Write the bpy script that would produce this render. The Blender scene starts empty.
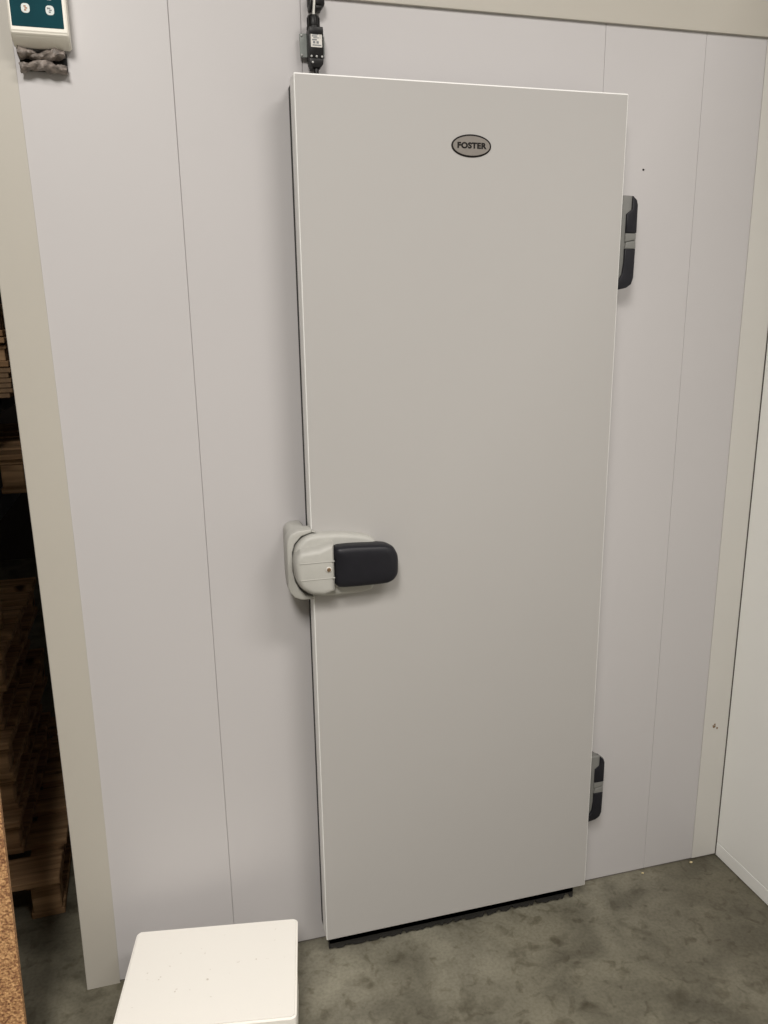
import bpy, bmesh, math, random
from mathutils import Vector, Matrix
random.seed(7)
C = bpy.context.scene.collection
R = math.radians

# ------------------------------------------------------------------ camera, light, exposure
cam_d = bpy.data.cameras.new('camera'); cam = bpy.data.objects.new('camera', cam_d); C.objects.link(cam)
cam.location = (-0.27965, -1.79763, 1.62335)
cam.rotation_euler = (1.31914, 0.01149, -0.27194)
cam_d.sensor_fit = 'VERTICAL'; cam_d.sensor_height = 24.0
cam_d.lens = 806.743 * 24.0 / 1024
cam_d.shift_x = -(394.12 - 384) / 1024; cam_d.shift_y = (517.9 - 512) / 1024
cam_d.clip_start = 0.02
bpy.context.scene.camera = cam

w = bpy.data.worlds.new('world'); bpy.context.scene.world = w; w.use_nodes = True
w.node_tree.nodes['Background'].inputs[0].default_value = (1.0, 0.95, 0.88, 1)
w.node_tree.nodes['Background'].inputs[1].default_value = 0.02

def area(name, loc, target, sx, sy, power, col):
    l = bpy.data.lights.new(name, 'AREA'); l.shape = 'RECTANGLE'; l.size = sx; l.size_y = sy
    l.energy = power; l.color = col
    o = bpy.data.objects.new(name, l); C.objects.link(o); o.location = loc
    o.rotation_euler = (Vector(target) - Vector(loc)).to_track_quat('-Z', 'Y').to_euler()
    return o
area('ceiling_strip_light', (-0.75, -2.75, 3.35), (-0.75, -2.75, 0), 0.55, 1.5, 140, (1.0, 0.955, 0.90))
area('ceiling_strip_light', (1.35, -2.6, 4.0), (1.35, -2.6, 0), 1.6, 0.5, 88, (1.0, 0.95, 0.90))

vs = bpy.context.scene.view_settings
vs.view_transform = 'Standard'; vs.look = 'None'; vs.gamma = 1.0; vs.use_curve_mapping = False
vs.exposure = -0.05

# ------------------------------------------------------------------ materials
def mat(name, col, rough=0.5, metal=0.0, var=0.0, scale=6.0, bump=0.0, bscale=80.0, spec=0.5):
    m = bpy.data.materials.new(name); m.use_nodes = True
    nt = m.node_tree; b = nt.nodes['Principled BSDF']
    b.inputs['Roughness'].default_value = rough; b.inputs['Metallic'].default_value = metal
    b.inputs['Specular IOR Level'].default_value = spec
    tc = nt.nodes.new('ShaderNodeTexCoord')
    n = nt.nodes.new('ShaderNodeTexNoise'); n.inputs['Scale'].default_value = scale; n.inputs['Detail'].default_value = 5
    nt.links.new(tc.outputs['Object'], n.inputs['Vector'])
    r = nt.nodes.new('ShaderNodeValToRGB')
    r.color_ramp.elements[0].position = 0.3; r.color_ramp.elements[1].position = 0.7
    r.color_ramp.elements[0].color = tuple(c * (1 - var) for c in col) + (1,)
    r.color_ramp.elements[1].color = tuple(min(1, c * (1 + var)) for c in col) + (1,)
    nt.links.new(n.outputs['Fac'], r.inputs['Fac']); nt.links.new(r.outputs['Color'], b.inputs['Base Color'])
    if bump > 0:
        n2 = nt.nodes.new('ShaderNodeTexNoise'); n2.inputs['Scale'].default_value = bscale; n2.inputs['Detail'].default_value = 4
        nt.links.new(tc.outputs['Object'], n2.inputs['Vector'])
        bp = nt.nodes.new('ShaderNodeBump'); bp.inputs['Strength'].default_value = bump; bp.inputs['Distance'].default_value = 0.002
        nt.links.new(n2.outputs['Fac'], bp.inputs['Height']); nt.links.new(bp.outputs['Normal'], b.inputs['Normal'])
    return m

M = {}
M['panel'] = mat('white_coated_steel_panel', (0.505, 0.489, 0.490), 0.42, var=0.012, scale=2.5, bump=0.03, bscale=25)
M['leaf'] = mat('white_door_skin', (0.425, 0.413, 0.400), 0.45, var=0.008, scale=2.0, bump=0.02, bscale=30)
M['edge'] = mat('white_aluminium_edge', (0.86, 0.86, 0.84), 0.35, var=0.01)
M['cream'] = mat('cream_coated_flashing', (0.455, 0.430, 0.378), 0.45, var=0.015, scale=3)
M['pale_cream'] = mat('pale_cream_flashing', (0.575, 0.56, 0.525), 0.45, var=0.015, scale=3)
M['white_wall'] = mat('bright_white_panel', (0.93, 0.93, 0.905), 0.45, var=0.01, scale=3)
M['dark_gap'] = mat('dark_seam_backing', (0.16, 0.145, 0.13), 0.8, var=0.1)
M['rubber'] = mat('black_rubber_seal', (0.02, 0.019, 0.018), 0.7, var=0.1)
M['grey_plastic'] = mat('light_grey_moulded_plastic', (0.42, 0.415, 0.385), 0.5, var=0.03, scale=40, bump=0.1, bscale=200)
M['hinge_grey'] = mat('mid_grey_moulded_plastic', (0.17, 0.17, 0.16), 0.55, var=0.05, scale=30)
M['black_plastic'] = mat('charcoal_plastic_grip', (0.010, 0.010, 0.014), 0.45, var=0.12, scale=30, bump=0.1, bscale=300, spec=0.3)
M['black_box'] = mat('black_switch_plastic', (0.006, 0.0055, 0.0055), 0.4, var=0.1, spec=0.25)
M['steel'] = mat('bare_steel', (0.30, 0.30, 0.29), 0.5, 0.6, var=0.05)
M['brass'] = mat('worn_brass_lock', (0.30, 0.20, 0.12), 0.4, 0.8, var=0.2, scale=200)
M['galv'] = mat('grey_green_zinc_plate', (0.24, 0.26, 0.245), 0.55, 0.2, var=0.08, scale=60)
M['badge'] = mat('brushed_grey_badge', (0.23, 0.21, 0.19), 0.45, 0.4, var=0.05, scale=60)
M['dark_ink'] = mat('dark_brown_ink', (0.010, 0.008, 0.007), 0.6, var=0.05, spec=0.2)
M['teal'] = mat('teal_membrane', (0.004, 0.048, 0.062), 0.65, var=0.1, scale=20, spec=0.1)
M['btn'] = mat('white_printed_key', (0.60, 0.64, 0.62), 0.4, var=0.02)
M['orange_ink'] = mat('orange_ink', (0.35, 0.13, 0.04), 0.5, var=0.1)
M['grey_ink'] = mat('grey_ink', (0.16, 0.17, 0.18), 0.5, var=0.1)
M['case'] = mat('ivory_plastic_case', (0.80, 0.77, 0.69), 0.4, var=0.01)
M['tape'] = mat('crumpled_grey_tape', (0.20, 0.17, 0.15), 0.5, var=0.6, scale=90, bump=1.0, bscale=160)
M['label'] = mat('white_paper_label', (0.62, 0.60, 0.56), 0.6, var=0.05, scale=100)
M['white_cable'] = mat('white_cable_sheath', (0.75, 0.74, 0.70), 0.45, var=0.02)
M['rack_steel'] = mat('dark_rack_steel', (0.03, 0.035, 0.05), 0.5, var=0.15)
M['board'] = mat('brown_fibreboard', (0.24, 0.15, 0.08), 0.75, var=0.25, scale=30)
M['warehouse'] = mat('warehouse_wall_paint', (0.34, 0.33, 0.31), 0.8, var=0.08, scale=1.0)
M['shade_wall'] = mat('back_wall_painted_shade', (0.05, 0.04, 0.035), 0.9, var=0.2, scale=4)  # back wall coloured near black: the storage gap's shade put into its colour

def wood(name, col, col2):
    m = bpy.data.materials.new(name); m.use_nodes = True
    nt = m.node_tree; b = nt.nodes['Principled BSDF']; b.inputs['Roughness'].default_value = 0.8
    b.inputs['Specular IOR Level'].default_value = 0.25
    tc = nt.nodes.new('ShaderNodeTexCoord'); mp = nt.nodes.new('ShaderNodeMapping')
    mp.inputs['Scale'].default_value = (1.5, 22, 22)
    n = nt.nodes.new('ShaderNodeTexNoise'); n.inputs['Scale'].default_value = 2.2; n.inputs['Detail'].default_value = 8
    n.inputs['Distortion'].default_value = 0.6
    r = nt.nodes.new('ShaderNodeValToRGB')
    r.color_ramp.elements[0].position = 0.32; r.color_ramp.elements[1].position = 0.68
    r.color_ramp.elements[0].color = col2 + (1,); r.color_ramp.elements[1].color = col + (1,)
    v = nt.nodes.new('ShaderNodeTexVoronoi'); v.inputs['Scale'].default_value = 9
    r2 = nt.nodes.new('ShaderNodeValToRGB'); r2.color_ramp.elements[0].position = 0.08; r2.color_ramp.elements[1].position = 0.2
    r2.color_ramp.elements[0].color = (0.18, 0.14, 0.10, 1); r2.color_ramp.elements[1].color = (1, 1, 1, 1)
    mx = nt.nodes.new('ShaderNodeMix'); mx.data_type = 'RGBA'; mx.blend_type = 'MULTIPLY'; mx.inputs[0].default_value = 1
    nt.links.new(tc.outputs['Object'], mp.inputs['Vector']); nt.links.new(mp.outputs['Vector'], n.inputs['Vector'])
    nt.links.new(tc.outputs['Object'], v.inputs['Vector']); nt.links.new(v.outputs['Distance'], r2.inputs['Fac'])
    nt.links.new(n.outputs['Fac'], r.inputs['Fac'])
    nt.links.new(r.outputs['Color'], mx.inputs[6]); nt.links.new(r2.outputs['Color'], mx.inputs[7])
    nt.links.new(mx.outputs[2], b.inputs['Base Color'])
    bp = nt.nodes.new('ShaderNodeBump'); bp.inputs['Strength'].default_value = 0.4; bp.inputs['Distance'].default_value = 0.003
    nt.links.new(n.outputs['Fac'], bp.inputs['Height']); nt.links.new(bp.outputs['Normal'], b.inputs['Normal'])
    return m
M['wood'] = wood('rough_pallet_wood', (0.52, 0.33, 0.18), (0.22, 0.125, 0.06))

def chip_mat():
    m = bpy.data.materials.new('coarse_chipboard'); m.use_nodes = True
    nt = m.node_tree; b = nt.nodes['Principled BSDF']; b.inputs['Roughness'].default_value = 0.75
    tc = nt.nodes.new('ShaderNodeTexCoord')
    v = nt.nodes.new('ShaderNodeTexVoronoi'); v.inputs['Scale'].default_value = 190
    n = nt.nodes.new('ShaderNodeTexNoise'); n.inputs['Scale'].default_value = 16; n.inputs['Detail'].default_value = 4; n.inputs['Distortion'].default_value = 1.5
    n3 = nt.nodes.new('ShaderNodeTexNoise'); n3.inputs['Scale'].default_value = 190; n3.inputs['Detail'].default_value = 3
    for k in (v, n, n3): nt.links.new(tc.outputs['Object'], k.inputs['Vector'])
    r = nt.nodes.new('ShaderNodeValToRGB')
    els = r.color_ramp.elements
    els[0].position = 0.33; els[0].color = (0.17, 0.07, 0.03, 1); els[1].position = 0.68; els[1].color = (0.60, 0.35, 0.16, 1)
    e = els.new(0.5); e.color = (0.38, 0.20, 0.085, 1)
    a = nt.nodes.new('ShaderNodeMath'); a.operation = 'ADD'
    a2 = nt.nodes.new('ShaderNodeMath'); a2.operation = 'MULTIPLY_ADD'; a2.inputs[1].default_value = 0.35; a2.inputs[2].default_value = -0.17
    nt.links.new(n.outputs['Fac'], a2.inputs[0])
    nt.links.new(n3.outputs['Fac'], a.inputs[0]); nt.links.new(a2.outputs[0], a.inputs[1])
    nt.links.new(a.outputs[0], r.inputs['Fac']); nt.links.new(r.outputs['Color'], b.inputs['Base Color'])
    bp = nt.nodes.new('ShaderNodeBump'); bp.inputs['Strength'].default_value = 0.7; bp.inputs['Distance'].default_value = 0.003
    nt.links.new(v.outputs['Distance'], bp.inputs['Height']); nt.links.new(bp.outputs['Normal'], b.inputs['Normal'])
    return m
M['chip'] = chip_mat()

def concrete():
    m = bpy.data.materials.new('stained_concrete_floor'); m.use_nodes = True
    nt = m.node_tree; b = nt.nodes['Principled BSDF']; b.inputs['Roughness'].default_value = 0.62
    b.inputs['Specular IOR Level'].default_value = 0.35
    L = nt.links.new
    tc = nt.nodes.new('ShaderNodeTexCoord')
    def noise(s, d, dist=0.0, seed=(0, 0, 0)):
        mp = nt.nodes.new('ShaderNodeMapping'); mp.inputs['Location'].default_value = seed
        n = nt.nodes.new('ShaderNodeTexNoise'); n.inputs['Scale'].default_value = s; n.inputs['Detail'].default_value = d
        n.inputs['Distortion'].default_value = dist
        L(tc.outputs['Object'], mp.inputs['Vector']); L(mp.outputs['Vector'], n.inputs['Vector']); return n
    def ramp(src, p0, c0, p1, c1):
        r = nt.nodes.new('ShaderNodeValToRGB'); e = r.color_ramp.elements
        e[0].position = p0; e[0].color = c0 + (1,); e[1].position = p1; e[1].color = c1 + (1,)
        L(src, r.inputs['Fac']); return r
    def mul(a, bb, f=1.0):
        mx = nt.nodes.new('ShaderNodeMix'); mx.data_type = 'RGBA'; mx.blend_type = 'MULTIPLY'; mx.inputs[0].default_value = f
        L(a, mx.inputs[6]); L(bb, mx.inputs[7]); return mx.outputs[2]
    n1 = noise(5.5, 9, 0.7)
    base = ramp(n1.outputs['Fac'], 0.36, (0.158, 0.147, 0.112), 0.64, (0.280, 0.264, 0.205)).outputs['Color']
    n2 = noise(9, 4, 0.4, (3.1, 1.7, 0))
    s1 = ramp(n2.outputs['Fac'], 0.27, (0.55, 0.53, 0.49), 0.42, (1, 1, 1)).outputs['Color']
    n4 = noise(26, 6, 0.8, (7.3, 4.4, 0))
    s2 = ramp(n4.outputs['Fac'], 0.32, (0.68, 0.66, 0.62), 0.45, (1, 1, 1)).outputs['Color']
    n5 = noise(120, 3, 0.0, (1.3, 9.4, 0))
    s3 = ramp(n5.outputs['Fac'], 0.3, (0.80, 0.80, 0.78), 0.6, (1, 1, 1)).outputs['Color']
    n6 = noise(1.6, 3, 0.3, (0.4, 5.2, 0))
    s4 = ramp(n6.outputs['Fac'], 0.35, (0.74, 0.73, 0.70), 0.6, (1, 1, 1)).outputs['Color']
    # a darker patch by the right-hand corner, with a ragged outline
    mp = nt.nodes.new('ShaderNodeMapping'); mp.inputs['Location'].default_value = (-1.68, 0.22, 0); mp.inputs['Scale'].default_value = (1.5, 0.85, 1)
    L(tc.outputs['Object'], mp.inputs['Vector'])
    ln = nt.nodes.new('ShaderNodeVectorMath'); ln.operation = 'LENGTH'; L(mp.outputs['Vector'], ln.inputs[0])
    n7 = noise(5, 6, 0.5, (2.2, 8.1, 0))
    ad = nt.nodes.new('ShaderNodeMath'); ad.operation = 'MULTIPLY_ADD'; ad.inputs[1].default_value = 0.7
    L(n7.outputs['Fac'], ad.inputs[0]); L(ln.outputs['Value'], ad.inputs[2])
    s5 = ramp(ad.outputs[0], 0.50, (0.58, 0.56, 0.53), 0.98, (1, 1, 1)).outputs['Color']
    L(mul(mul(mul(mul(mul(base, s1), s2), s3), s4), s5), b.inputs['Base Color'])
    bp = nt.nodes.new('ShaderNodeBump'); bp.inputs['Strength'].default_value = 0.25; bp.inputs['Distance'].default_value = 0.003
    L(n4.outputs['Fac'], bp.inputs['Height']); L(bp.outputs['Normal'], b.inputs['Normal'])
    return m
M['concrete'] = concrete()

def foam_mat():
    m = bpy.data.materials.new('cream_polystyrene'); m.use_nodes = True
    nt = m.node_tree; b = nt.nodes['Principled BSDF']; b.inputs['Roughness'].default_value = 0.7
    tc = nt.nodes.new('ShaderNodeTexCoord')
    n = nt.nodes.new('ShaderNodeTexNoise'); n.inputs['Scale'].default_value = 60; n.inputs['Detail'].default_value = 2
    r = nt.nodes.new('ShaderNodeValToRGB'); r.color_ramp.elements[0].position = 0.22; r.color_ramp.elements[1].position = 0.30
    r.color_ramp.elements[0].color = (0.55, 0.50, 0.42, 1); r.color_ramp.elements[1].color = (0.88, 0.855, 0.80, 1)
    v = nt.nodes.new('ShaderNodeTexVoronoi'); v.inputs['Scale'].default_value = 300
    bp = nt.nodes.new('ShaderNodeBump'); bp.inputs['Strength'].default_value = 0.12; bp.inputs['Distance'].default_value = 0.001
    nt.links.new(tc.outputs['Object'], n.inputs['Vector']); nt.links.new(tc.outputs['Object'], v.inputs['Vector'])
    nt.links.new(n.outputs['Fac'], r.inputs['Fac']); nt.links.new(r.outputs['Color'], b.inputs['Base Color'])
    nt.links.new(v.outputs['Distance'], bp.inputs['Height']); nt.links.new(bp.outputs['Normal'], b.inputs['Normal'])
    return m
M['foam'] = foam_mat()

# ------------------------------------------------------------------ mesh helpers
def add_box(bm, x0, x1, y0, y1, z0, z1, bev=0.0, seg=2):
    g = bmesh.ops.create_cube(bm, size=1.0)
    vsx = g['verts']
    for v in vsx:
        v.co = Vector(((x0 + x1) / 2 + v.co.x * (x1 - x0), (y0 + y1) / 2 + v.co.y * (y1 - y0), (z0 + z1) / 2 + v.co.z * (z1 - z0)))
    if bev > 0:
        es = list({e for v in vsx for e in v.link_edges})
        bmesh.ops.bevel(bm, geom=es, offset=bev, segments=seg, affect='EDGES', profile=0.5)

def add_prism(bm, pts, y0, y1, bev=0.0, seg=3, both=False):
    """outline in x,z pushed from y0 (back, at the wall) to y1 (front)"""
    a = [bm.verts.new((x, y0, z)) for x, z in pts]
    b = [bm.verts.new((x, y1, z)) for x, z in pts]
    n = len(pts)
    f0 = bm.faces.new(a); f1 = bm.faces.new(b[::-1])
    for i in range(n): bm.faces.new((a[i], b[i], b[(i + 1) % n], a[(i + 1) % n]))
    bmesh.ops.recalc_face_normals(bm, faces=bm.faces[:])
    if bev > 0:
        es = list(f1.edges) + (list(f0.edges) if both else [])
        bmesh.ops.bevel(bm, geom=es, offset=bev, segments=seg, affect='EDGES', profile=0.5)

def add_cyl(bm, p0, p1, r0, r1=None, n=20, bev=0.0):
    r1 = r0 if r1 is None else r1
    p0, p1 = Vector(p0), Vector(p1); d = p1 - p0
    q = d.to_track_quat('Z', 'Y').to_matrix().to_4x4()
    g = bmesh.ops.create_cone(bm, cap_ends=True, segments=n, radius1=r0, radius2=r1, depth=d.length,
                              matrix=Matrix.Translation((p0 + p1) / 2) @ q)
    if bev > 0:
        es = [e for e in {e for v in g['verts'] for e in v.link_edges} if any(len(f.verts) > 4 for f in e.link_faces)]
        bmesh.ops.bevel(bm, geom=es, offset=bev, segments=2, affect='EDGES', profile=0.5)

def smooth_poly(pts, n=3, k=0.22):
    """corner cutting keeps outlines softly rounded"""
    for _ in range(n):
        out = []
        for i in range(len(pts)):
            a, b = pts[i], pts[(i + 1) % len(pts)]
            out.append((a[0] + (b[0] - a[0]) * k, a[1] + (b[1] - a[1]) * k))
            out.append((a[0] + (b[0] - a[0]) * (1 - k), a[1] + (b[1] - a[1]) * (1 - k)))
        pts = out
    return pts

def rrect(x0, x1, z0, z1, r, n=6):
    out = []
    for cx, cz, a0 in ((x1 - r, z1 - r, 0), (x0 + r, z1 - r, 90), (x0 + r, z0 + r, 180), (x1 - r, z0 + r, 270)):
        for i in range(n + 1):
            a = R(a0 + 90 * i / n); out.append((cx + r * math.cos(a), cz + r * math.sin(a)))
    return out

def obj(name, bm, m, parent=None, smooth=False, origin=None):
    if origin is not None: bmesh.ops.translate(bm, verts=bm.verts[:], vec=-Vector(origin))
    me = bpy.data.meshes.new(name); bm.to_mesh(me); bm.free(); me.materials.append(m)
    if smooth:
        me.shade_smooth() if hasattr(me, 'shade_smooth') else None
        try: me.set_sharp_from_angle(angle=R(38))
        except Exception: pass
    o = bpy.data.objects.new(name, me); C.objects.link(o)
    if parent is not None: o.parent = parent
    if origin is not None: o.location = origin
    return o

def tag(o, label, cat, group=None, kind=None):
    o['label'] = label; o['category'] = cat
    if group: o['group'] = group
    if kind: o['kind'] = kind
    return o
def empty(name, loc=(0, 0, 0), rz=0.0):
    o = bpy.data.objects.new(name, None); C.objects.link(o); o.location = loc; o.rotation_euler = (0, 0, rz); o.empty_display_size = 0.1
    return o
def struct(name, bm, m, smooth=False):
    o = obj(name, bm, m, smooth=smooth); o['kind'] = 'structure'; return o

# ------------------------------------------------------------------ the setting
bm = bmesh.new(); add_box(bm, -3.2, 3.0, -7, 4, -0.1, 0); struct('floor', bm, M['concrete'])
bm = bmesh.new(); add_box(bm, -3.2, 3.0, -7, 4, 4.2, 4.3); struct('ceiling', bm, M['warehouse'])
bm = bmesh.new(); add_box(bm, -3.3, -3.2, -7, 4, -0.1, 4.3); struct('wall_left', bm, M['warehouse'])
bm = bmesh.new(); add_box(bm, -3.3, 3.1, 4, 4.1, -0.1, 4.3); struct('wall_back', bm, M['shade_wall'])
bm = bmesh.new(); add_box(bm, -3.3, 3.1, -7.1, -7, -0.1, 4.3); struct('wall_rear', bm, M['warehouse'])

XL, XR, ZT = -0.5795, 1.2208, 2.2316
# front wall of the cold room: separate steel panels butted with fine seams over a dark core
bm = bmesh.new()
seams = [-0.5785, -0.2235, 0.034, 0.716, 0.974, 1.2198]
for a, b in zip(seams[:-1], seams[1:]):
    add_box(bm, a + 0.0002, b - 0.0002, 0.0, 0.08, 0.006, 2.31, 0.0012, 2)
struct('wall_front', bm, M['panel'])
bm = bmesh.new(); add_box(bm, XL + 0.004, XR + 0.1, 0.004, 0.076, 0.0, 2.30); struct('trim_5', bm, M['dark_gap'])
# side wall of the cold room running back past the pallets
bm = bmesh.new()
for k in range(3): add_box(bm, XL, XL + 0.08, 0.082 + k * 1.1, 0.082 + (k + 1) * 1.1 - 0.002, 0.004, 2.31, 0.0014)
struct('wall_side', bm, M['panel'])
bm = bmesh.new(); add_box(bm, XL, XR + 0.1, 0.0, 3.4, 2.31, 2.40); struct('trim_6', bm, M['cream'])
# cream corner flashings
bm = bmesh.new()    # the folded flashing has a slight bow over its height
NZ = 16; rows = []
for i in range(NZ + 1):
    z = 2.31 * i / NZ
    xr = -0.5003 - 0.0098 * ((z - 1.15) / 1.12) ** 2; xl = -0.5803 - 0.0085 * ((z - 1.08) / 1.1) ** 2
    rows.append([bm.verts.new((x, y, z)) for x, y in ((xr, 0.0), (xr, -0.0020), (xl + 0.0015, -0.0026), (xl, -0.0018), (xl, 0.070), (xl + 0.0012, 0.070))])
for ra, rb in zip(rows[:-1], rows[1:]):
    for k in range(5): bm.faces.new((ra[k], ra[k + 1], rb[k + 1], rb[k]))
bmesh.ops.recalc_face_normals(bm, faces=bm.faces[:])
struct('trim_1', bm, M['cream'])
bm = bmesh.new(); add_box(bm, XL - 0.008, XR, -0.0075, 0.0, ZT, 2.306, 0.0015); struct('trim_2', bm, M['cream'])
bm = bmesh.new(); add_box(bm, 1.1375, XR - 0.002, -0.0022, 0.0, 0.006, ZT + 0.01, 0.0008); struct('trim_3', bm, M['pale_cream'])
bm = bmesh.new(); add_box(bm, XL - 0.003, XR, -0.0045, 0.0, 2.3065, 2.36, 0.001); struct('trim_4', bm, M['panel'])
# bright white return wall at the right with a low base strip
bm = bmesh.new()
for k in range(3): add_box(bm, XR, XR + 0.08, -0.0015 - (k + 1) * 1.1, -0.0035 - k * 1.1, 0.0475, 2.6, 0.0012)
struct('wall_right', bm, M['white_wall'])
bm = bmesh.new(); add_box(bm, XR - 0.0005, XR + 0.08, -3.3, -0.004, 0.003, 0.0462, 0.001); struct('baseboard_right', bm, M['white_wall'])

# ------------------------------------------------------------------ the cold room door
W, ZB, ZD, YF = 0.7285, 0.0714, 2.0714, -0.09
door = empty('door_1', (0, 0, 0)); door['kind'] = 'structure'
door['label'] = 'tall white insulated cold room door with an oval grey badge'; door['category'] = 'door'
bm = bmesh.new(); add_box(bm, 0.0022, W - 0.0022, YF, YF + 0.004, ZB + 0.0022, ZD - 0.0028, 0.0006); obj('door_leaf', bm, M['leaf'], door)
bm = bmesh.new(); add_box(bm, 0, W, YF + 0.0004, -0.042, ZB, ZD, 0.0028, 3); e = obj('door_edge', bm, M['edge'], door); e['label'] = 'bright white metal edge'
bm = bmesh.new(); add_box(bm, 0.003, W - 0.004, -0.042, -0.001, ZB - 0.01, ZD - 0.006, 0.002); obj('seal', bm, M['rubber'], door)
bm = bmesh.new(); add_box(bm, 0.012, W - 0.014, -0.05, -0.030, 0.022, ZB + 0.001, 0.002)
rnd = random.Random(4)
a = [(0.012 + i * (W - 0.026) / 90, 0.010 + 0.012 * rnd.random() ** 2 if rnd.random() < .6 else 0.006) for i in range(91)]
for (xa, za), (xb, zb) in zip(a[:-1], a[1:]):
    v = [bm.verts.new(p) for p in ((xa, -0.050, za), (xb, -0.050, zb), (xb, -0.050, 0.04), (xa, -0.050, 0.04), (xa, -0.044, za), (xb, -0.044, zb), (xb, -0.044, 0.04), (xa, -0.044, 0.04))]
    for q in ((0, 1, 2, 3), (7, 6, 5, 4), (0, 4, 5, 1)): bm.faces.new([v[k] for k in q])
obj('bottom_seal', bm, M['rubber'], door)
# latch handle on the leaf
han = obj('handle', (lambda b: (add_prism(b, smooth_poly([(0.001, 1.1517), (0.0612, 1.150), (0.12, 1.140), (0.1383, 1.130), (0.1473, 1.1135), (0.148, 1.06), (0.1362, 1.015), (0.122, 1.0069), (0.0571, 1.0045), (0.0071, 1.0075), (-0.0196, 1.0177), (-0.0388, 1.0404), (-0.045, 1.0689), (-0.0431, 1.1124), (-0.0351, 1.1299), (-0.0191, 1.1444)], 2), YF + 0.0, -0.118, 0.011, 4), b)[1])(bmesh.new()), M['grey_plastic'], door, True)
han['label'] = 'light grey moulded latch body'
bm = bmesh.new()
add_prism(bm, [(-0.0415, 1.112), (-0.032, 1.1225), (-0.009, 1.1245), (0.008, 1.126), (0.024, 1.132), (0.0405, 1.1355), (0.0405, 1.028), (0.016, 1.019), (-0.012, 1.024), (-0.034, 1.040), (-0.044, 1.060), (-0.0455, 1.095)], -0.095, -0.149, 0.012, 4)
obj('latch_cover', bm, M['grey_plastic'], han, True)
bm = bmesh.new()   # raised ribs across the cover
add_box(bm, -0.036, 0.0395, -0.1502, -0.145, 1.0965, 1.0985, 0.0006); add_box(bm, -0.036, 0.0395, -0.1502, -0.145, 1.0585, 1.0605, 0.0006)
obj('rib', bm, M['grey_plastic'], han)
bm = bmesh.new(); add_cyl(bm, (0.0262, -0.147, 1.0795), (0.0262, -0.1512, 1.0795), 0.0068, 0.0062, 24, 0.0006); k = obj('lock_ring', bm, M['label'], han, True)
bm = bmesh.new(); add_cyl(bm, (0.0262, -0.148, 1.0795), (0.0262, -0.1524, 1.0795), 0.0048, 0.0045, 20, 0.0006); add_box(bm, 0.0254, 0.0270, -0.1532, -0.1515, 1.0765, 1.0825)
k = obj('lock', bm, M['brass'], han, True); k['label'] = 'brown metal key lock'
# black grip: the outline is lofted so that the face is gently crowned
def grip():
    bm = bmesh.new()
    out = smooth_poly([(0.0383, 1.1270), (0.0766, 1.1285), (0.1579, 1.1240), (0.1772, 1.1140), (0.1866, 1.0945), (0.1862, 1.0520), (0.1763, 1.0380), (0.1613, 1.0315), (0.0969, 1.0310), (0.0399, 1.0325), (0.0425, 1.0856)], 2, 0.18)
    cx, cz = 0.11, 1.079
    rings = []
    for y, s in ((-0.104, 0.90), (-0.112, 0.975), (-0.128, 1.0), (-0.140, 0.985), (-0.147, 0.94), (-0.1505, 0.86), (-0.1525, 0.70), (-0.1535, 0.45), (-0.154, 0.2)):
        rings.append([bm.verts.new((cx + (x - cx) * s if x > 0.05 else x + (1 - s) * 0.06 * (1 if s < 0.98 else 0), y, cz + (z - cz) * s)) for x, z in out])
    n = len(out)
    for a, b in zip(rings[:-1], rings[1:]):
        for i in range(n): bm.faces.new((a[i], a[(i + 1) % n], b[(i + 1) % n], b[i]))
    bm.faces.new(rings[0]); bm.faces.new(rings[-1][::-1]); bmesh.ops.recalc_face_normals(bm, faces=bm.faces[:])
    return bm
g = obj('grip', grip(), M['black_plastic'], han, True); g['label'] = 'charcoal black rounded grip'

# hinges (the pair share one build)
def make_hinge(parent):
    bm = bmesh.new()
    add_prism(bm, smooth_poly([(0.729, 1.8705), (0.762, 1.8705), (0.774, 1.8700), (0.7835, 1.861), (0.786, 1.8505), (0.786, 1.76), (0.7848, 1.69), (0.779, 1.676), (0.767, 1.667), (0.747, 1.664), (0.729, 1.666)], 1, 0.12), -0.0005, -0.056, 0.003, 3)
    for v in bm.verts:
        if v.co.y > -0.01: v.co.z = 1.768 + (v.co.z - 1.768) * 0.86
    h = obj('hinge', bm, M['hinge_grey'], parent, True); h['label'] = 'grey and black rising hinge at the door edge'
    bm = bmesh.new(); add_prism(bm, [(0.7719, 1.8692), (0.7818, 1.8606), (0.7850, 1.8499), (0.7853, 1.7895), (0.7579, 1.7891), (0.7582, 1.8301), (0.7711, 1.84)], -0.04, -0.0615, 0.0022, 3)
    c = obj('hinge_cap', bm, M['black_plastic'], h, True); c['label'] = 'black upper cap'
    bm = bmesh.new(); add_prism(bm, [(0.7575, 1.7543), (0.7846, 1.7545), (0.7838, 1.69), (0.7788, 1.6760), (0.7665, 1.6680), (0.7471, 1.6645), (0.735, 1.668), (0.735, 1.684), (0.748, 1.6875), (0.7544, 1.6990), (0.7575, 1.7257)], -0.040, -0.0615, 0.0022, 3)
    c = obj('hinge_cap', bm, M['black_plastic'], h, True); c['label'] = 'black lower cap'
    bm = bmesh.new(); add_prism(bm, [(0.7598, 1.7690), (0.7845, 1.7735), (0.7849, 1.7550), (0.7575, 1.7550)], -0.045, -0.0605, 0.0012)
    add_prism(bm, [(0.7575, 1.7885), (0.7850, 1.7885), (0.7848, 1.7750), (0.7575, 1.7700)], -0.045, -0.0600, 0.0012)
    c = obj('hinge_knuckle', bm, M['grey_plastic'] if False else M['hinge_grey'], h, True)
    return h
h1 = make_hinge(door)
h2 = h1.copy(); C.objects.link(h2); h2.parent = door; h2.location = (0.0, 0, -1.340); h2.scale = (1, 1, 0.955)
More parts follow.
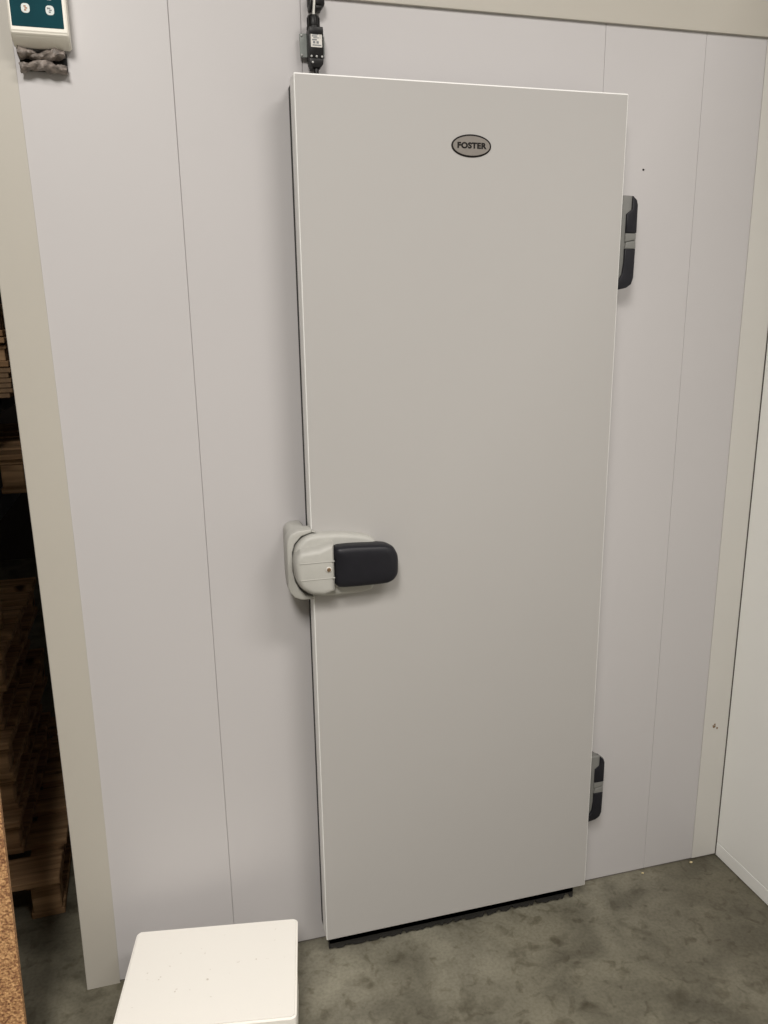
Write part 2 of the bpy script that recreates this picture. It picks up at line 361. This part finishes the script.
for ch in list(h1.children):
    c = ch.copy(); C.objects.link(c); c.parent = h2

# oval badge
def ellipse(cx, cz, a, b, n=64): return [(cx + a * math.cos(2 * math.pi * i / n), cz + b * math.sin(2 * math.pi * i / n)) for i in range(n)]
bm = bmesh.new(); add_prism(bm, ellipse(0.3672, 1.953, 0.0441, 0.0222), YF, YF - 0.0014, 0.0004, 2); bd = obj('badge', bm, M['dark_ink'], door, True); bd['label'] = 'oval grey metal badge with a dark rim'
bm = bmesh.new(); add_prism(bm, ellipse(0.3672, 1.953, 0.0408, 0.0190), YF - 0.001, YF - 0.0018, 0.0003, 1); obj('badge_face', bm, M['badge'], bd, True)
cu = bpy.data.curves.new('lettering', 'FONT'); cu.body = 'FOSTER'; cu.size = 0.0152; cu.align_x = 'CENTER'; cu.align_y = 'CENTER'
cu.extrude = 0.0003; cu.offset = 0.00075; cu.space_character = 1.08; cu.materials.append(M['dark_ink'])
tx = bpy.data.objects.new('lettering', cu); C.objects.link(tx)
dg = bpy.context.evaluated_depsgraph_get(); me = bpy.data.meshes.new_from_object(tx.evaluated_get(dg)); bpy.data.objects.remove(tx)
me.materials.clear(); me.materials.append(M['dark_ink'])
tm = bpy.data.objects.new('lettering', me); C.objects.link(tm); tm.parent = bd
tm.location = (0.3672, YF - 0.0020, 1.9530); tm.rotation_euler = (R(90), 0, 0); tm.scale = (1.14, 1, 1)

# latch keeper on the wall beside the leaf
bm = bmesh.new()
add_prism(bm, smooth_poly([(-0.0505, 1.140), (-0.046, 1.150), (-0.036, 1.157), (-0.0005, 1.158), (-0.0005, 1.002), (-0.012, 0.990), (-0.030, 0.990), (-0.045, 1.000), (-0.0505, 1.020)], 2), -0.0005, -0.072, 0.004, 3)
cres = [(-0.0010, 1.1600), (-0.030, 1.1595), (-0.046, 1.153), (-0.0545, 1.141), (-0.0570, 1.120), (-0.0570, 1.030), (-0.0530, 1.018), (-0.044, 1.006), (-0.028, 0.999), (-0.0010, 0.998),
        (-0.0010, 1.0040), (-0.018, 1.0090), (-0.032, 1.024), (-0.0410, 1.043), (-0.0455, 1.069), (-0.0450, 1.111), (-0.0390, 1.130), (-0.024, 1.1460), (-0.0010, 1.1530)]
add_prism(bm, cres, -0.066, -0.104, 0.0035, 3)
add_prism(bm, [(-0.0015, 1.1600), (0.0060, 1.1555), (0.0125, 1.1500), (0.0060, 1.1550), (-0.0015, 1.1545)][:2] + [(0.0120, 1.1510), (-0.0015, 1.1545)], -0.0925, -0.104, 0.001, 2)
keep = obj('latch_keeper', bm, M['grey_plastic'], None, True)
tag(keep, 'light grey plastic latch keeper on the wall, wrapped round the door handle', 'latch keeper')

# ------------------------------------------------------------------ controller, top left
ctl = empty('control_panel', (-0.454, 0, 2.12)); tag(ctl, 'ivory wall controller with a teal keypad in the top left corner', 'control panel')
def P(name, bm, m, parent, smooth=True, base=(-0.454, 0, 2.12)):
    bmesh.ops.translate(bm, verts=bm.verts[:], vec=-Vector(base)); return obj(name, bm, m, parent, smooth)
# case: side profile with a sloping underside, extruded along x
bm = bmesh.new()
prof = [(-0.0005, 2.1065), (-0.018, 2.100), (-0.046, 2.113), (-0.051, 2.119), (-0.051, 2.226), (-0.0005, 2.226)]
a = [bm.verts.new((-0.5035, y, z)) for y, z in prof]; b = [bm.verts.new((-0.4045, y, z)) for y, z in prof]
bm.faces.new(a); bm.faces.new(b[::-1])
for i in range(len(prof)): bm.faces.new((a[i], b[i], b[(i + 1) % len(prof)], a[(i + 1) % len(prof)]))
bmesh.ops.recalc_face_normals(bm, faces=bm.faces[:]); bmesh.ops.bevel(bm, geom=bm.edges[:], offset=0.0022, segments=3, affect='EDGES')
P('case', bm, M['case'], ctl)
bm = bmesh.new(); add_prism(bm, rrect(-0.4990, -0.4112, 2.1270, 2.221, 0.0015), -0.0505, -0.0518, 0.0003, 1); pad = P('keypad', bm, M['teal'], ctl); pad['label'] = 'dark teal keypad film'
for bx, bz, ink in ((-0.4735, 2.1565, 'orange_ink'), (-0.4325, 2.1557, 'grey_ink'), (-0.4325, 2.1800, 'grey_ink'), (-0.4735, 2.1810, 'grey_ink')):
    bm = bmesh.new(); add_prism(bm, rrect(bx - 0.0072, bx + 0.0072, bz - 0.0078, bz + 0.0078, 0.0055), -0.0515, -0.0524, 0.0003, 1); kb = P('key', bm, M['btn'], pad)
    bm = bmesh.new()
    for dx, dz, s in ((-0.0008, 0.003, 0.0020), (0.0010, 0.0, 0.0022), (-0.0004, -0.0032, 0.0018)):
        add_box(bm, bx + dx - s, bx + dx + s, -0.0527, -0.0523, bz + dz - 0.0011, bz + dz + 0.0011)
    if ink == 'grey_ink': add_box(bm, bx - 0.0045, bx - 0.0025, -0.0527, -0.0523, bz + 0.0015, bz + 0.0045)
    P('key_symbol', bm, M[ink], pad, False)

# crumpled tape bundle under the controller
def crumple(x0, x1, zc, amp, sgn, seed):
    rnd = random.Random(seed); bm = bmesh.new(); nu, nv = 44, 18
    ph = [rnd.uniform(0, 6.28) for _ in range(8)]
    grid = []
    for i in range(nu + 1):
        u = i / nu; row = []
        x = x0 + (x1 - x0) * u
        pinch = 1 - 0.55 * math.exp(-((u - 0.45) / 0.25) ** 2)
        for j in range(nv):
            a = 2 * math.pi * j / nv
            rz = 0.0082 + 0.002 * math.sin(u * 9 + ph[0]) + 0.0016 * math.sin(u * 23 + ph[1] + 2 * a)
            ry = 0.014 + 0.002 * math.sin(u * 15 + ph[2] + a * 3)
            zz = zc + sgn * amp * pinch * (1 if True else 0) + rz * math.sin(a) + 0.0008 * math.sin(40 * u + a * 5 + ph[3])
            yy = -0.0155 + ry * math.cos(a) + 0.001 * math.sin(31 * u + a * 4 + ph[4])
            row.append(bm.verts.new((x + 0.0012 * math.sin(a * 3 + ph[5]), min(yy, -0.0008), zz)))
        grid.append(row)
    for i in range(nu):
        for j in range(nv): bm.faces.new((grid[i][j], grid[i][(j + 1) % nv], grid[i + 1][(j + 1) % nv], grid[i + 1][j]))
    bm.faces.new(grid[0]); bm.faces.new(grid[-1][::-1]); bmesh.ops.recalc_face_normals(bm, faces=bm.faces[:])
    return bm
tp = empty('tape_bundle', (-0.454, 0, 2.12)); tag(tp, 'crumpled grey tape bundle on the wall just below the ivory controller', 'tape')
P('upper_fold', crumple(-0.498, -0.417, 2.0815, 0.0125, 1, 3), M['tape'], tp)
P('lower_fold', crumple(-0.497, -0.416, 2.0790, 0.0115, -1, 9), M['tape'], tp)
bm = bmesh.new(); add_box(bm, -0.4985, -0.4155, -0.006, -0.0005, 2.066, 2.099, 0.001); k = P('dark_core', bm, M['black_box'], tp)

# ------------------------------------------------------------------ door switch above the leaf
sw = empty('door_switch', (0.056, 0, 2.14)); tag(sw, 'small black limit switch with a white label, above the door top edge', 'switch')
S = lambda n, bm, m, par=None, s=True: P(n, bm, m, par or sw, s, (0.056, 0, 2.14))
bm = bmesh.new(); add_box(bm, 0.0415, 0.0705, -0.044, -0.012, 2.110, 2.166, 0.0018, 2); add_box(bm, 0.0425, 0.0695, -0.046, -0.040, 2.153, 2.1665, 0.001, 2); S('switch_body', bm, M['black_box'])
bm = bmesh.new(); add_prism(bm, [(0.0415, 2.112), (0.0705, 2.112), (0.069, 2.101), (0.063, 2.094), (0.047, 2.094), (0.043, 2.101)], -0.016, -0.043, 0.0018, 2); hd = S('switch_head', bm, M['black_box'])
bm = bmesh.new(); add_cyl(bm, (0.0555, -0.034, 2.096), (0.0555, -0.036, 2.0725), 0.0058, 0.0048, 20, 0.0008); S('plunger', bm, M['black_box'])
bm = bmesh.new()
add_cyl(bm, (0.054, -0.028, 2.164), (0.054, -0.028, 2.170), 0.0140, 0.0140, 24, 0.0008)
add_cyl(bm, (0.054, -0.028, 2.170), (0.054, -0.028, 2.190), 0.0132, 0.0112, 12, 0.0010)
for i in range(12):
    a = i * math.pi / 6; add_box(bm, 0.054 + 0.0122 * math.cos(a) - 0.0008, 0.054 + 0.0122 * math.cos(a) + 0.0008, -0.028 + 0.0122 * math.sin(a) - 0.0008, -0.028 + 0.0122 * math.sin(a) + 0.0008, 2.171, 2.186)
S('cable_gland', bm, M['black_box'])
bm = bmesh.new(); add_prism(bm, rrect(0.0448, 0.0672, 2.1300, 2.1560, 0.001), -0.0438, -0.0446, 0); lb = S('switch_label', bm, M['label'], None, False); lb['label'] = 'small white printed label'
bm = bmesh.new()
for x0, x1, z, h in ((0.048, 0.060, 2.1525, 0.0008), (0.047, 0.058, 2.1495, 0.0010), (0.050, 0.061, 2.1465, 0.0008), (0.0475, 0.057, 2.1430, 0.0012), (0.049, 0.0535, 2.1385, 0.0022), (0.056, 0.0605, 2.1385, 0.0022), (0.048, 0.0655, 2.1335, 0.0010), (0.0630, 0.0638, 2.149, 0.004)):
    add_box(bm, x0, x1, -0.0449, -0.0446, z - h, z + h)
S('label_print', bm, M['grey_ink'], lb, False)
bm = bmesh.new(); add_prism(bm, rrect(0.0275, 0.078, 2.1185, 2.1615, 0.003), -0.0125, -0.0150, 0.0006, 1)
add_box(bm, 0.030, 0.076, -0.013, -0.0005, 2.123, 2.157, 0.001)
S('mounting_plate', bm, M['galv'])
for x, y, z in ((0.0315, -0.015, 2.1575), (0.0315, -0.015, 2.1222), (0.0755, -0.015, 2.1575), (0.0755, -0.015, 2.1222), (0.0452, -0.044, 2.1135), (0.0555, -0.044, 2.1135), (0.0665, -0.044, 2.1135), (0.0475, -0.043, 2.1030)):
    bm = bmesh.new(); add_cyl(bm, (x, y, z), (x, y - 0.0016, z), 0.0024, 0.0021, 14, 0.0003); S('screw', bm, M['steel'])
cv = bmesh.new()
pts = [Vector((0.0545, -0.028, 2.188)), Vector((0.0550, -0.030, 2.198)), Vector((0.0555, -0.033, 2.208)), Vector((0.0560, -0.036, 2.220)), Vector((0.0565, -0.034, 2.234)), Vector((0.057, -0.03, 2.25)), Vector((0.0575, -0.025, 2.28))]
for p0, p1 in zip(pts[:-1], pts[1:]): add_cyl(cv, p0, p1, 0.0024, n=14)
S('cable', cv, M['white_cable'])
bm = bmesh.new()
add_box(bm, 0.0480, 0.0545, -0.028, -0.0005, 2.2035, 2.2290, 0.002); add_box(bm, 0.0585, 0.0775, -0.033, -0.0005, 2.2090, 2.2300, 0.003)
add_box(bm, 0.0600, 0.0720, -0.030, -0.006, 2.2020, 2.2110, 0.002); add_box(bm, 0.047, 0.078, -0.020, -0.0005, 2.2120, 2.2290, 0.002)
clamp = P('cable_clip', bm, M['black_box'], None, True, (0.062, 0, 2.215)); clamp.location = (0.062, 0, 2.215)
tag(clamp, 'black clip holding the white cable at the top of the wall', 'cable clip')

# ------------------------------------------------------------------ small marks on the wall
def blob(bm, x, y, z, r, ax='y'):
    g = bmesh.ops.create_icosphere(bm, subdivisions=1, radius=r)
    for v in g['verts']:
        v.co = Vector((x + v.co.x * random.uniform(0.6, 1.3), y + v.co.y * 0.35, z + v.co.z * random.uniform(0.6, 1.3)))
bm = bmesh.new(); blob(bm, 0.830, -0.0005, 1.935, 0.0032); o = obj('screw_hole', bm, M['dark_ink']); tag(o, 'small dark screw hole in the wall to the right of the upper hinge', 'screw hole')
bm = bmesh.new()
for dx, dz, r in ((0, 0.006, 0.0035), (-0.003, -0.001, 0.0045), (0.008, -0.006, 0.0035), (-0.006, 0.003, 0.002), (0.002, 0.001, 0.002)): blob(bm, 1.174 + dx, -0.0026, 0.442 + dz, r)
o = obj('screw_hole', bm, M['brass']); tag(o, 'cluster of rusty brown fixing holes low on the wall near the right corner', 'screw hole')

M['crumb'] = mat('yellow_foam_crumb', (0.62, 0.52, 0.30), 0.8, var=0.1)
for i, (x, y) in enumerate(((0.962, -0.016), (1.127, -0.014))):
    bm = bmesh.new(); g = bmesh.ops.create_icosphere(bm, subdivisions=1, radius=0.0036)
    for v in g['verts']: v.co = Vector((v.co.x * random.uniform(.8, 1.6), v.co.y * random.uniform(.6, 1.2), 0.0035 + v.co.z * 0.7))
    o = obj('foam_crumb', bm, M['crumb']); o.location = (x, y, 0)
    tag(o, ('pale yellow crumb on the floor at the wall base below the middle right panel seam', 'pale yellow crumb on the floor at the wall base nearest the right corner')[i], 'crumb', 'crumbs along the wall base')

# ------------------------------------------------------------------ polystyrene box in the foreground
bx = empty('polystyrene_box', (-0.2870, -0.2475, 0), math.atan2(-0.062, 0.372)); tag(bx, 'cream white lidded polystyrene box on the concrete floor in the foreground', 'box')
def slab(w, d, z0, z1, r, bev):
    bm = bmesh.new(); o = rrect(-w / 2, w / 2, -d / 2, d / 2, r, 5)
    a = [bm.verts.new((x, y, z0)) for x, y in o]; b = [bm.verts.new((x, y, z1)) for x, y in o]
    f0 = bm.faces.new(a[::-1]); f1 = bm.faces.new(b); n = len(o)
    for i in range(n): bm.faces.new((a[i], a[(i + 1) % n], b[(i + 1) % n], b[i]))
    bmesh.ops.recalc_face_normals(bm, faces=bm.faces[:])
    bmesh.ops.bevel(bm, geom=list(f1.edges) + list(f0.edges), offset=bev, segments=3, affect='EDGES')
    return bm
obj('box_body', slab(0.368, 0.268, 0.0, 0.170, 0.014, 0.004), M['foam'], bx, True)
bm = slab(0.379, 0.288, 0.1735, 0.200, 0.012, 0.0045)
b2 = slab(0.362, 0.262, 0.168, 0.176, 0.012, 0.001); mm = bpy.data.meshes.new('tmp'); b2.to_mesh(mm); bm.from_mesh(mm); b2.free(); bpy.data.meshes.remove(mm)
obj('lid', bm, M['foam'], bx, True)

# ------------------------------------------------------------------ storage beside the cold room: rack, pallets, sheets
rack = empty('pallet_rack', (-1.38, 1.1, 0)); tag(rack, 'dark steel storage rack standing in the gap left of the cold room', 'rack')
Q = lambda n, bm, m: P(n, bm, m, rack, False, (-1.38, 1.1, 0))
for x in (-1.92, -0.92):
    for y in (-0.03, 2.36):
        bm = bmesh.new(); add_box(bm, x, x + 0.06, y, y + 0.06, 0, 2.6, 0.003); add_box(bm, x - 0.01, x + 0.07, y - 0.01, y + 0.07, 0, 0.006); Q('upright', bm, M['rack_steel'])
for z in (0.94, 1.28, 2.3):
    for x in (-1.90, -0.90):
        bm = bmesh.new(); add_box(bm, x, x + 0.03, 0.03, 2.36, z, z + 0.07, 0.002); Q('beam', bm, M['rack_steel'])
    bm = bmesh.new()
    for k in range(9): add_box(bm, -1.90, -0.87, 0.06 + k * 0.27, 0.10 + k * 0.27, z + 0.03, z + 0.068)
    if z != 0.94: Q('shelf_slats', bm, M['rack_steel'])
    else: bm.free()

def pallet(loc, rz, L, D, h, label, seed=1, group='wooden pallets beside the cold room'):
    """L along x, D along y; deck boards run along x on stringers with nine blocks"""
    rnd = random.Random(seed)
    t = 0.020
    root = empty('wooden_pallet', loc, rz); tag(root, label, 'pallet', group)
    nb = max(5, int(D / 0.14)); bw = D / nb * 0.74
    bm = bmesh.new()
    for i in range(nb):
        y = -D / 2 + bw / 2 + i * (D - bw) / (nb - 1) + rnd.uniform(-.004, .004) * (0 < i < nb - 1)
        add_box(bm, -L / 2 - rnd.uniform(0, .004), L / 2 + rnd.uniform(-.006, .004), y - bw / 2, y + bw / 2, h - t, h - rnd.uniform(0, .002), 0.002, 1)
    obj('deck_boards', bm, M['wood'], root)
    bm = bmesh.new()
    for x in (-L / 2 + 0.05, 0, L / 2 - 0.05): add_box(bm, x - 0.046, x + 0.044, -D / 2 + 0.022, D / 2 - 0.002, h - 2 * t, h - t, 0.002, 1)
    obj('stringer_boards', bm, M['wood'], root)
    for x in (-L / 2 + 0.048, 0, L / 2 - 0.048):
        for y in (-D / 2 + 0.05, 0, D / 2 - 0.05):
            bm = bmesh.new(); add_box(bm, x - 0.038, x + 0.036, y - 0.022, y + 0.045, t, h - 2 * t, 0.003, 1); obj('block', bm, M['wood'], root)
    for x in (-L / 2 + 0.048, 0, L / 2 - 0.048):
        bm = bmesh.new(); add_box(bm, x - 0.044, x + 0.042, -D / 2 + 0.030, D / 2 - 0.004, 0.0, t, 0.002, 1); obj('runner', bm, M['wood'], root)
    return root
pallet((-1.170, 0.740, 0), R(2.0), 0.98, 0.98, 0.14, 'wide wooden pallet lying on the floor at the bottom of the stack', 2)
lab = ['wooden pallet in the stack, directly on top of the wide floor pallet', 'wooden pallet in the stack, second above the wide floor pallet', 'wooden pallet in the middle of the stack, third above the floor pallet',
       'wooden pallet in the stack, just below the topmost one', 'topmost wooden pallet of the stack with bright worn boards']
for i in range(5):
    pallet((-1.19 + (0.0, -0.012, 0.010, -0.02, 0.012)[i], 0.70 + (0, .02, -.01, .015, 0)[i], 0.142 + i * 0.1245), R((0, 1.5, -1, 2, 0.5)[i]), 0.84, 0.66, 0.124, lab[i], 10 + i)
pallet((-1.27, 1.68, 1.0105), R(0.5), 0.97, 0.92, 0.145, 'wooden pallet with a pale front edge on the lower rack level', 31)
for i in range(6):
    bm = bmesh.new(); add_box(bm, -0.46, 0.46 + random.uniform(-.006, .002), -0.40, 0.40, 0, 0.0150, 0.002, 1)
    o = obj('board_sheet', bm, M['board']); o.location = (-1.25, 1.60, 1.3515 + i * 0.0168); o.rotation_euler = (0, 0, R(random.uniform(-.6, .6)))
    tag(o, 'brown fibreboard sheet, %s of the pile on the upper rack level' % ('bottom', 'second from the bottom', 'third from the bottom', 'third from the top', 'second from the top', 'topmost')[i], 'board', 'fibreboard sheets on the rack')
pallet((-1.25, 1.60, 1.4535), R(-0.5), 0.93, 0.80, 0.100, 'low wooden pallet lying on the pile of fibreboard sheets', 41)
pallet((-1.26, 1.60, 1.5550), R(0.7), 0.92, 0.80, 0.105, 'highest wooden pallet on the upper rack level', 42)
# loose upright board on the stack
bm = bmesh.new(); add_box(bm, -0.035, 0.035, -0.010, 0.010, 0, 0.20, 0.002)
o = obj('timber_offcut', bm, M['wood']); o.location = (-0.815, 0.56, 0.7655); tag(o, 'short timber offcut standing upright on top of the pallet stack', 'offcut')
# chipboard sheet leaning at the left
bm = bmesh.new(); add_box(bm, -0.78, 0.0, -0.009, 0.009, 0, 1.95, 0.0012)
o = obj('chipboard_sheet', bm, M['chip']); o.location = (-0.6675, -0.296, 0.0); o.rotation_euler = (R(-7.2), 0, 0)
tag(o, 'coarse orange-brown chipboard sheet standing at the left edge of the picture', 'board')
